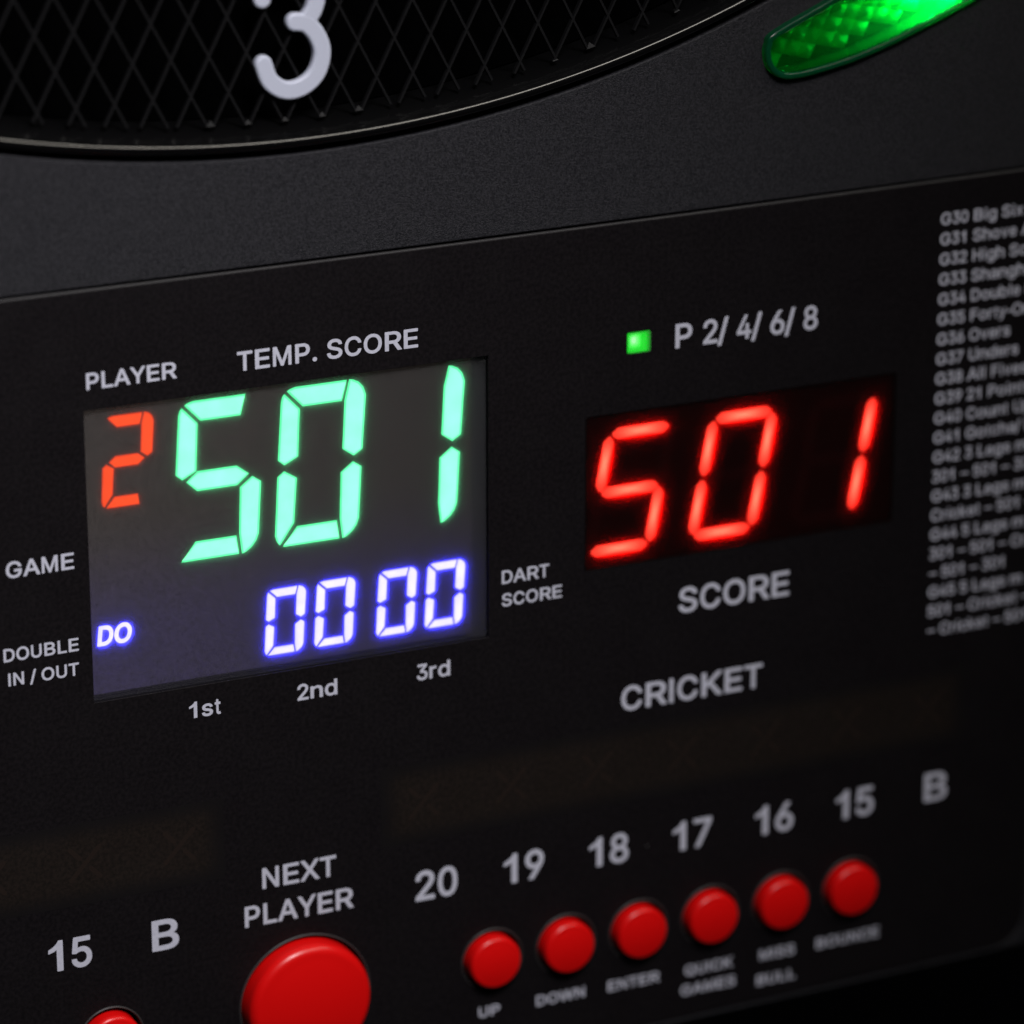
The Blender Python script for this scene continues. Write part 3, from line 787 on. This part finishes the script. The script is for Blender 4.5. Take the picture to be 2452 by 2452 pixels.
def join(parts):
    """One mesh out of (mesh, material slot) pairs."""
    bm = bmesh.new()
    for me, slot in parts:
        for p in me.polygons:
            p.material_index = slot
        bm.from_mesh(me)
    me = bpy.data.meshes.new('joined')
    bm.to_mesh(me)
    bm.free()
    return me

def lit_digit(name, loops, mats, edge, lab):
    loops = [inset(ccw(L), edge * 0.22) for L in loops]
    me = join([(prisms(loops, GZ + 0.005, GZ + 0.03), 0), (prisms([inset(L, edge) for L in loops], GZ + 0.03, GZ + 0.05), 1)])
    o = link(name, me, mats, lcd)
    o['label'] = lab
    return o

for ch, x, y, kx, ky, m, e, lab in (
        ('2', 2.55, -19.15, 0.565, 0.568, ORANGE, 0.22, 'orange player digit 2'),
        ('5', 16.0, -31.8, 1.0, 1.0, GREEN, 0.38, 'large green digit 5'),
        ('0', 36.15, -31.8, 1.0, 1.0, GREEN, 0.38, 'large green digit 0'),
        ('1', 56.3, -31.8, 1.0, 1.0, GREEN, 0.38, 'large green digit 1'),
        ('0', 33.7, -52.95, 0.468, 0.426, BLUE, 0.16, 'white digit 0 with blue glow'),
        ('0', 43.75, -52.85, 0.468, 0.426, BLUE, 0.16, 'white digit 0 with blue glow'),
        ('0', 56.4, -52.8, 0.468, 0.426, BLUE, 0.16, 'white digit 0 with blue glow'),
        ('0', 66.45, -52.75, 0.468, 0.426, BLUE, 0.16, 'white digit 0 with blue glow')):
    lit_digit('digit', lcd_digit(ch, x + OX, y + OY, kx, ky, SL), m, e, lab)
DO = text_loops('DO', 1.0, -45.5, 3.75, 6.4)
DO = [[(x + 0.11 * (y + 45.5) + OX, y + OY) for x, y in L] for L in DO]
DO = [inset(L, -0.10) for L in DO]
o = plate('indicator', DO, GZ + 0.005, GZ + 0.03, BLUE[1], lcd)
o['label'] = 'white DO sign with blue glow'

# ---------------------------------------------------------------- red score display
def bar_seg(p, q, t):
    """Bluntly pointed segment from p to q, t wide."""
    dx, dy = q[0] - p[0], q[1] - p[1]
    l = math.hypot(dx, dy)
    ux, uy = dx / l, dy / l
    nx, ny = -uy * t / 2, ux * t / 2
    k = t * 0.5
    return [(p[0] + nx * 0.25, p[1] + ny * 0.25), (p[0] + ux * k + nx, p[1] + uy * k + ny), (q[0] - ux * k + nx, q[1] - uy * k + ny), (q[0] + nx * 0.25, q[1] + ny * 0.25),
            (q[0] - nx * 0.25, q[1] - ny * 0.25), (q[0] - ux * k - nx, q[1] - uy * k - ny), (p[0] + ux * k - nx, p[1] + uy * k - ny), (p[0] - nx * 0.25, p[1] - ny * 0.25)]

LW, LH, LT, LS = 13.0, 23.4, 2.35, 0.19       # centre-line width, height, stroke, slant
NODE = {'tl': (0, LH), 'tr': (LW, LH), 'ml': (0, LH / 2), 'mr': (LW, LH / 2), 'bl': (0, 0), 'br': (LW, 0)}
EDGE = {'a': ('tl', 'tr'), 'b': ('mr', 'tr'), 'c': ('br', 'mr'), 'd': ('bl', 'br'), 'e': ('bl', 'ml'), 'f': ('ml', 'tl'), 'g': ('ml', 'mr')}

def led_segments(ch, x, y):
    out = []
    for s in SHAPE[ch]:
        p, q = (NODE[k] for k in EDGE[s])
        l = math.hypot(q[0] - p[0], q[1] - p[1])
        g = 0.42 / l
        P = (p[0] + (q[0] - p[0]) * g, p[1] + (q[1] - p[1]) * g)
        Q = (q[0] - (q[0] - p[0]) * g, q[1] - (q[1] - p[1]) * g)
        sl = lambda a: (x + a[0] + LS * a[1], y + a[1])
        out.append((bar_seg(sl(P), sl(Q), LT), sl(P), sl(Q)))
    return out

LZ = -0.8
LOX, LOY = -0.54 * LZ, 0.38 * LZ
led_face = []
led_digits = []
for ch, x in (('5', 101.1), ('0', 123.5), ('1', 145.9)):
    segs = led_segments(ch, x + LOX, -42.5 + LOY)
    led_digits.append(segs)
    led_face += [s[0] for s in segs]
LEDFACE = mat('black_display_face', (0.008, 0.0055, 0.0055), 0.6, 0.2)
led = link('score_display', pierced(rect(98.0, -49.5, 171.5, -12.5), led_face, LZ + 0.2), LEDFACE, machine, (134.5, -30.6, 0))
# glow falloff painted as nested emissive steps, brightest in the segment's middle
STEPS = [(1.0, 1.0, 0.95), (0.86, 0.86, 1.3), (0.72, 0.74, 1.9), (0.58, 0.62, 2.7), (0.44, 0.50, 3.6), (0.30, 0.38, 4.6), (0.16, 0.24, 5.4)]
GLOW = [emit('red_segment_glow', (1.0, 0.062, 0.036), k[2] * 2.3) for k in STEPS]
DIM = mat('unlit_light_guide', (0.016, 0.012, 0.012), 0.5, 0.3)
for segs in led_digits:
    parts = []
    for L, P, Q in segs:
        c = ((P[0] + Q[0]) / 2, (P[1] + Q[1]) / 2)
        l = math.hypot(Q[0] - P[0], Q[1] - P[1])
        u = ((Q[0] - P[0]) / l, (Q[1] - P[1]) / l)
        for k, (fl, fw, _) in enumerate(STEPS):
            M_ = []
            for x, y in L:
                a = (x - c[0]) * u[0] + (y - c[1]) * u[1]
                t = -(x - c[0]) * u[1] + (y - c[1]) * u[0]
                a, t = a * fl, t * fw
                M_.append((c[0] + a * u[0] - t * u[1], c[1] + a * u[1] + t * u[0]))
            parts.append((prisms([M_], LZ - 0.3, LZ - 0.05 + 0.01 * k), k))
    o = link('digit', join(parts), GLOW, led)
unlit = []
for ch, x in (('be', 101.1), ('g', 123.5), ('adefg', 145.9)):
    SHAPE['*'] = ch
    unlit += [s[0] for s in led_segments('*', x + LOX, -42.5 + LOY)]
link('unlit_segment', prisms(unlit, LZ + 0.15, LZ + 0.215), DIM, led)
plate('window', [rect(LEDW[0] - 0.3, LEDW[1] - 0.3, LEDW[2] + 0.3, LEDW[3] + 0.3, 0.6)], 0.006, 0.02,
      diffuser('smoked_window', (0.95, 0.92, 0.92), 0.0, (1.0, 0.03, 0.02), 0.6, 0.35), led)
plate('diffuser_sheet', [rect(98.5, -49.0, 171.0, -13.0)], LZ + 0.64, LZ + 0.66,
      diffuser('red_diffuser_sheet', (0.97, 0.95, 0.95), 0.30, (1.0, 0.03, 0.02)), led)

# ---------------------------------------------------------------- unlit cricket displays behind smoked strips
SMOKE = add_grain(mat('smoked_brown_window', (0.012, 0.009, 0.0075), 0.5, 0.28), 2200, 0.00003, 0.5, 0.42, 0.55,
                  ((0.0085, 0.0065, 0.0055), (0.0155, 0.0110, 0.0090)))
# the tint of the window is sprayed on and thins out towards its border
sn_ = SMOKE.node_tree
sb_ = sn_.nodes['Principled BSDF']
old_ = sb_.inputs['Base Color'].links[0].from_socket
tcs_ = sn_.nodes.new('ShaderNodeTexCoord')
sxs_ = sn_.nodes.new('ShaderNodeSeparateXYZ')
sn_.links.new(tcs_.outputs['Object'], sxs_.inputs[0])
def border(axis, half, soft):
    a = sn_.nodes.new('ShaderNodeMath')
    a.operation = 'ABSOLUTE'
    sn_.links.new(sxs_.outputs[axis], a.inputs[0])
    m = sn_.nodes.new('ShaderNodeMapRange')
    m.interpolation_type = 'SMOOTHSTEP'
    m.inputs['From Min'].default_value = half
    m.inputs['From Max'].default_value = half - soft
    sn_.links.new(a.outputs[0], m.inputs['Value'])
    return m.outputs['Result']
pr_ = sn_.nodes.new('ShaderNodeMath')
pr_.operation = 'MULTIPLY'
sn_.links.new(border('X', (CRK[2] - CRK[0]) / 2 * MM, 0.005), pr_.inputs[0])
sn_.links.new(border('Z', (CRK[3] - CRK[1]) / 2 * MM, 0.0042), pr_.inputs[1])
mxs_ = sn_.nodes.new('ShaderNodeMix')
mxs_.data_type = 'RGBA'
mxs_.inputs[6].default_value = (0.0065, 0.0055, 0.006, 1)
sn_.links.new(pr_.outputs[0], mxs_.inputs[0])
sn_.links.new(old_, mxs_.inputs[7])
sn_.links.new(mxs_.outputs[2], sb_.inputs['Base Color'])
UNLIT = mat('unlit_mark', (0.0165, 0.0108, 0.0085), 0.5, 0.28)
for box, lab in ((CRK, 'dark smoked display strip under the word CRICKET'), (CRL, 'dark smoked display strip at the left')):
    st = plate('marker_display', [rect(*box, 0.8)], -0.5, 0.012, SMOKE, machine, at=((box[0] + box[2]) / 2, (box[1] + box[3]) / 2, 0))
    st['label'] = lab
    for k in range(7):
        cx = box[0] + 9.0 + k * (box[2] - box[0] - 18.0) / 6
        cy = (box[1] + box[3]) / 2
        loops = [bar_seg((cx - 3.2, cy - 3.4), (cx + 3.2, cy + 3.4), 0.9), bar_seg((cx - 3.2, cy + 3.4), (cx - 0.7, cy + 0.75), 0.9),
                 bar_seg((cx + 0.7, cy - 0.75), (cx + 3.2, cy - 3.4), 0.9)]
        plate('unlit_mark', loops, 0.012, 0.018, UNLIT, st)

# ---------------------------------------------------------------- green square lamp
lx, ly = LAMP[0] + 0.1, LAMP[1] + 0.1
LEV = [(rect(lx, ly, LAMP[2] - 0.1, LAMP[3] - 0.1, 0.3), (0.004, 0.34, 0.012)), (rect(lx + 0.15, ly + 0.15, LAMP[2] - 0.75, LAMP[3] - 0.3, 0.3), (0.008, 0.80, 0.025)),
       (rect(109.5, -2.6, 112.1, 0.25, 0.6), (0.05, 1.1, 0.08)), (rect(109.75, -2.1, 111.6, 0.0, 0.6), (0.22, 1.3, 0.26)), (rect(110.0, -1.6, 111.0, -0.3, 0.4), (0.62, 1.4, 0.66))]
lm = join([(prisms([L], -1.0 + 0.05 * k, -0.35 + 0.05 * k), k) for k, (L, c) in enumerate(LEV)])
lamp = link('indicator_lamp', lm, [emit('green_lamp_glow', c, 1.0) for L, c in LEV], machine, (111.6, -1.5, 0))
lamp['label'] = 'small square green lamp, lit'
plate('lens', [rect(lx, ly, LAMP[2] - 0.1, LAMP[3] - 0.1, 0.3)], 0.10, 0.13, diffuser('green_lamp_lens', (0.9, 1.0, 0.9), 0.35, (0.9, 1.0, 0.9), 0.4, 0.15), lamp)

# ---------------------------------------------------------------- push buttons
def make_button(x, y, r_out, r_in, r_cap, hgt, fil, lab, n):
    col = lathe('push_button', x, y, [(r_in, -11.0), (r_in, -0.4), (r_in + 0.05, 0.12), (r_in + 0.16, 0.26), (r_out - 0.14, 0.26), (r_out, 0.14), (r_out, 0.01),
                                      (r_out - 0.2, 0.005)], COLLAR, machine, n, at=(x, y, 0))
    col['label'] = lab
    prof = [(r_cap, -10.0)]
    prof.append((r_cap - 0.02, hgt - fil))
    for k in range(1, 9):
        a = math.radians(90 * k / 8)
        prof.append((r_cap - 0.02 - fil + fil * math.cos(a), hgt - fil + fil * math.sin(a)))
    rr = r_cap - fil
    prof += [(rr * 0.85, hgt + 0.16 * fil), (rr * 0.6, hgt + 0.36 * fil), (rr * 0.3, hgt + 0.50 * fil), (0.0, hgt + 0.55 * fil)]
    lathe('cap', x, y, prof, RED, col, n, at=(x, y, 0), deg=50)
    return col

first = make_button(BTN_X[0], BTN_Y, 6.62, 6.28, 5.45, 2.5, 0.95, 'small red round button marked UP', 72)
BLOCK = [(BTN_X[k], BTN_Y, s) for k, s in ((1, 'small red round button marked DOWN'), (2, 'small red round button marked ENTER'),
                                           (3, 'small red round button marked QUICK GAMES'), (4, 'small red round button marked MISS BULL'),
                                           (5, 'small red round button marked BOUNCE'))] + [(*BTN_LEFT, 'small red round button at the lower left, below the number 15')]
for x, y, s in BLOCK:
    c = first.copy()
    COL.objects.link(c)
    c.parent = machine
    c.location = Vector(W(x, y, 0)) - Vector(W(*ROOT_AT))
    c['label'] = s
    for ch in first.children:
        d = ch.copy()
        COL.objects.link(d)
        d.parent = c
make_button(*BIG, 13.65, 13.3, 12.6, 4.0, 1.9, 'large red round button marked NEXT PLAYER', 128)

# ---------------------------------------------------------------- leaf-shaped green light
def glassy(name, tint, scatter, scol):
    return diffuser(name, tint, scatter, scol, 1.0, 0.06)

INNER = inset(LEAF, 1.25)
rim_m = plate_mesh([LEAF, INNER], -4.5, 1.3, 0.45, 4)
smooth(rim_m)
RIMG = diffuser('green_clear_rim', (0.02, 0.40, 0.12), 0.75, (0.02, 0.36, 0.11), 0.9, 0.12)
nr_ = RIMG.node_tree
pb_ = nr_.nodes.new('ShaderNodeBsdfPrincipled')
pb_.inputs['Base Color'].default_value = (0.004, 0.13, 0.055, 1)
pb_.inputs['Roughness'].default_value = 0.2
out_ = [n for n in nr_.nodes if n.type == 'OUTPUT_MATERIAL'][0]
was_ = out_.inputs[0].links[0].from_socket
mxr_ = nr_.nodes.new('ShaderNodeMixShader')
mxr_.inputs[0].default_value = 0.35
nr_.links.new(was_, mxr_.inputs[1])
nr_.links.new(pb_.outputs[0], mxr_.inputs[2])
nr_.links.new(mxr_.outputs[0], out_.inputs[0])
light = link('corner_light', rim_m, RIMG, machine, at=(180, 55, 0))
light['label'] = 'leaf-shaped green light, lit brightest towards its middle'
lens_m = plate_mesh([inset(LEAF, 1.2)], 0.1, 0.9, 0.35, 3)
smooth(lens_m)
link('lens', lens_m, diffuser('green_clear_lens', (0.08, 0.85, 0.38), 0.06, (0.1, 1.0, 0.35), 0.9, 0.05), light)
plate('tray', [inset(LEAF, 0.9)], -6.4, -5.6, mat('green_tray', (0.004, 0.10, 0.02), 0.5, 0.4), light)

def inside(p, P):
    c = False
    for i in range(len(P)):
        a, b = P[i - 1], P[i]
        if (a[1] > p[1]) != (b[1] > p[1]) and p[0] < a[0] + (p[1] - a[1]) / (b[1] - a[1]) * (b[0] - a[0]):
            c = not c
    return c

IN2 = inset(LEAF, 1.9)
bm = bmesh.new()
for i in range(-2, 52):
    for j in range(-4, 14):
        th = -69.5 + i * 1.0 + (0.5 if j % 2 else 0)
        r = 264.0 + j * 1.9
        c = pol(th, r)
        k = [pol(th - 0.5, r), pol(th, r - 1.9), pol(th + 0.5, r), pol(th, r + 1.9)]
        if not inside(c, IN2):
            continue
        h = 1.1 + 0.9 * random.random()
        ax = (c[0] + random.uniform(-.7, .7), c[1] + random.uniform(-.7, .7))
        top = bm.verts.new(W(*ax, -5.4 + h))
        vs = [bm.verts.new(W(*q, -5.4)) for q in k]
        for a in range(4):
            bm.faces.new([vs[a], vs[(a + 1) % 4], top])
bmesh.ops.recalc_face_normals(bm, faces=bm.faces)
me = bpy.data.meshes.new('reflector')
bm.to_mesh(me)
bm.free()
smooth(me, 75)
link('reflector', me, mat('faceted_green_plastic', (0.025, 0.68, 0.26), 0.45, 0.5), light)
LEDG = emit('green_led', (0.20, 1.0, 0.50), 620.0)
for th, r in ((-60.55, 270.2), (-59.9, 272.0), (-45.0, 273.0), (-44.2, 275.0), (-30.0, 271.0)):
    p = pol(th, r)
    lathe('led', *p, [(0.95, -4.8), (0.95, -2.2), (0.7, -1.7), (0.35, -1.4), (0, -1.3)], LEDG, light, 20)
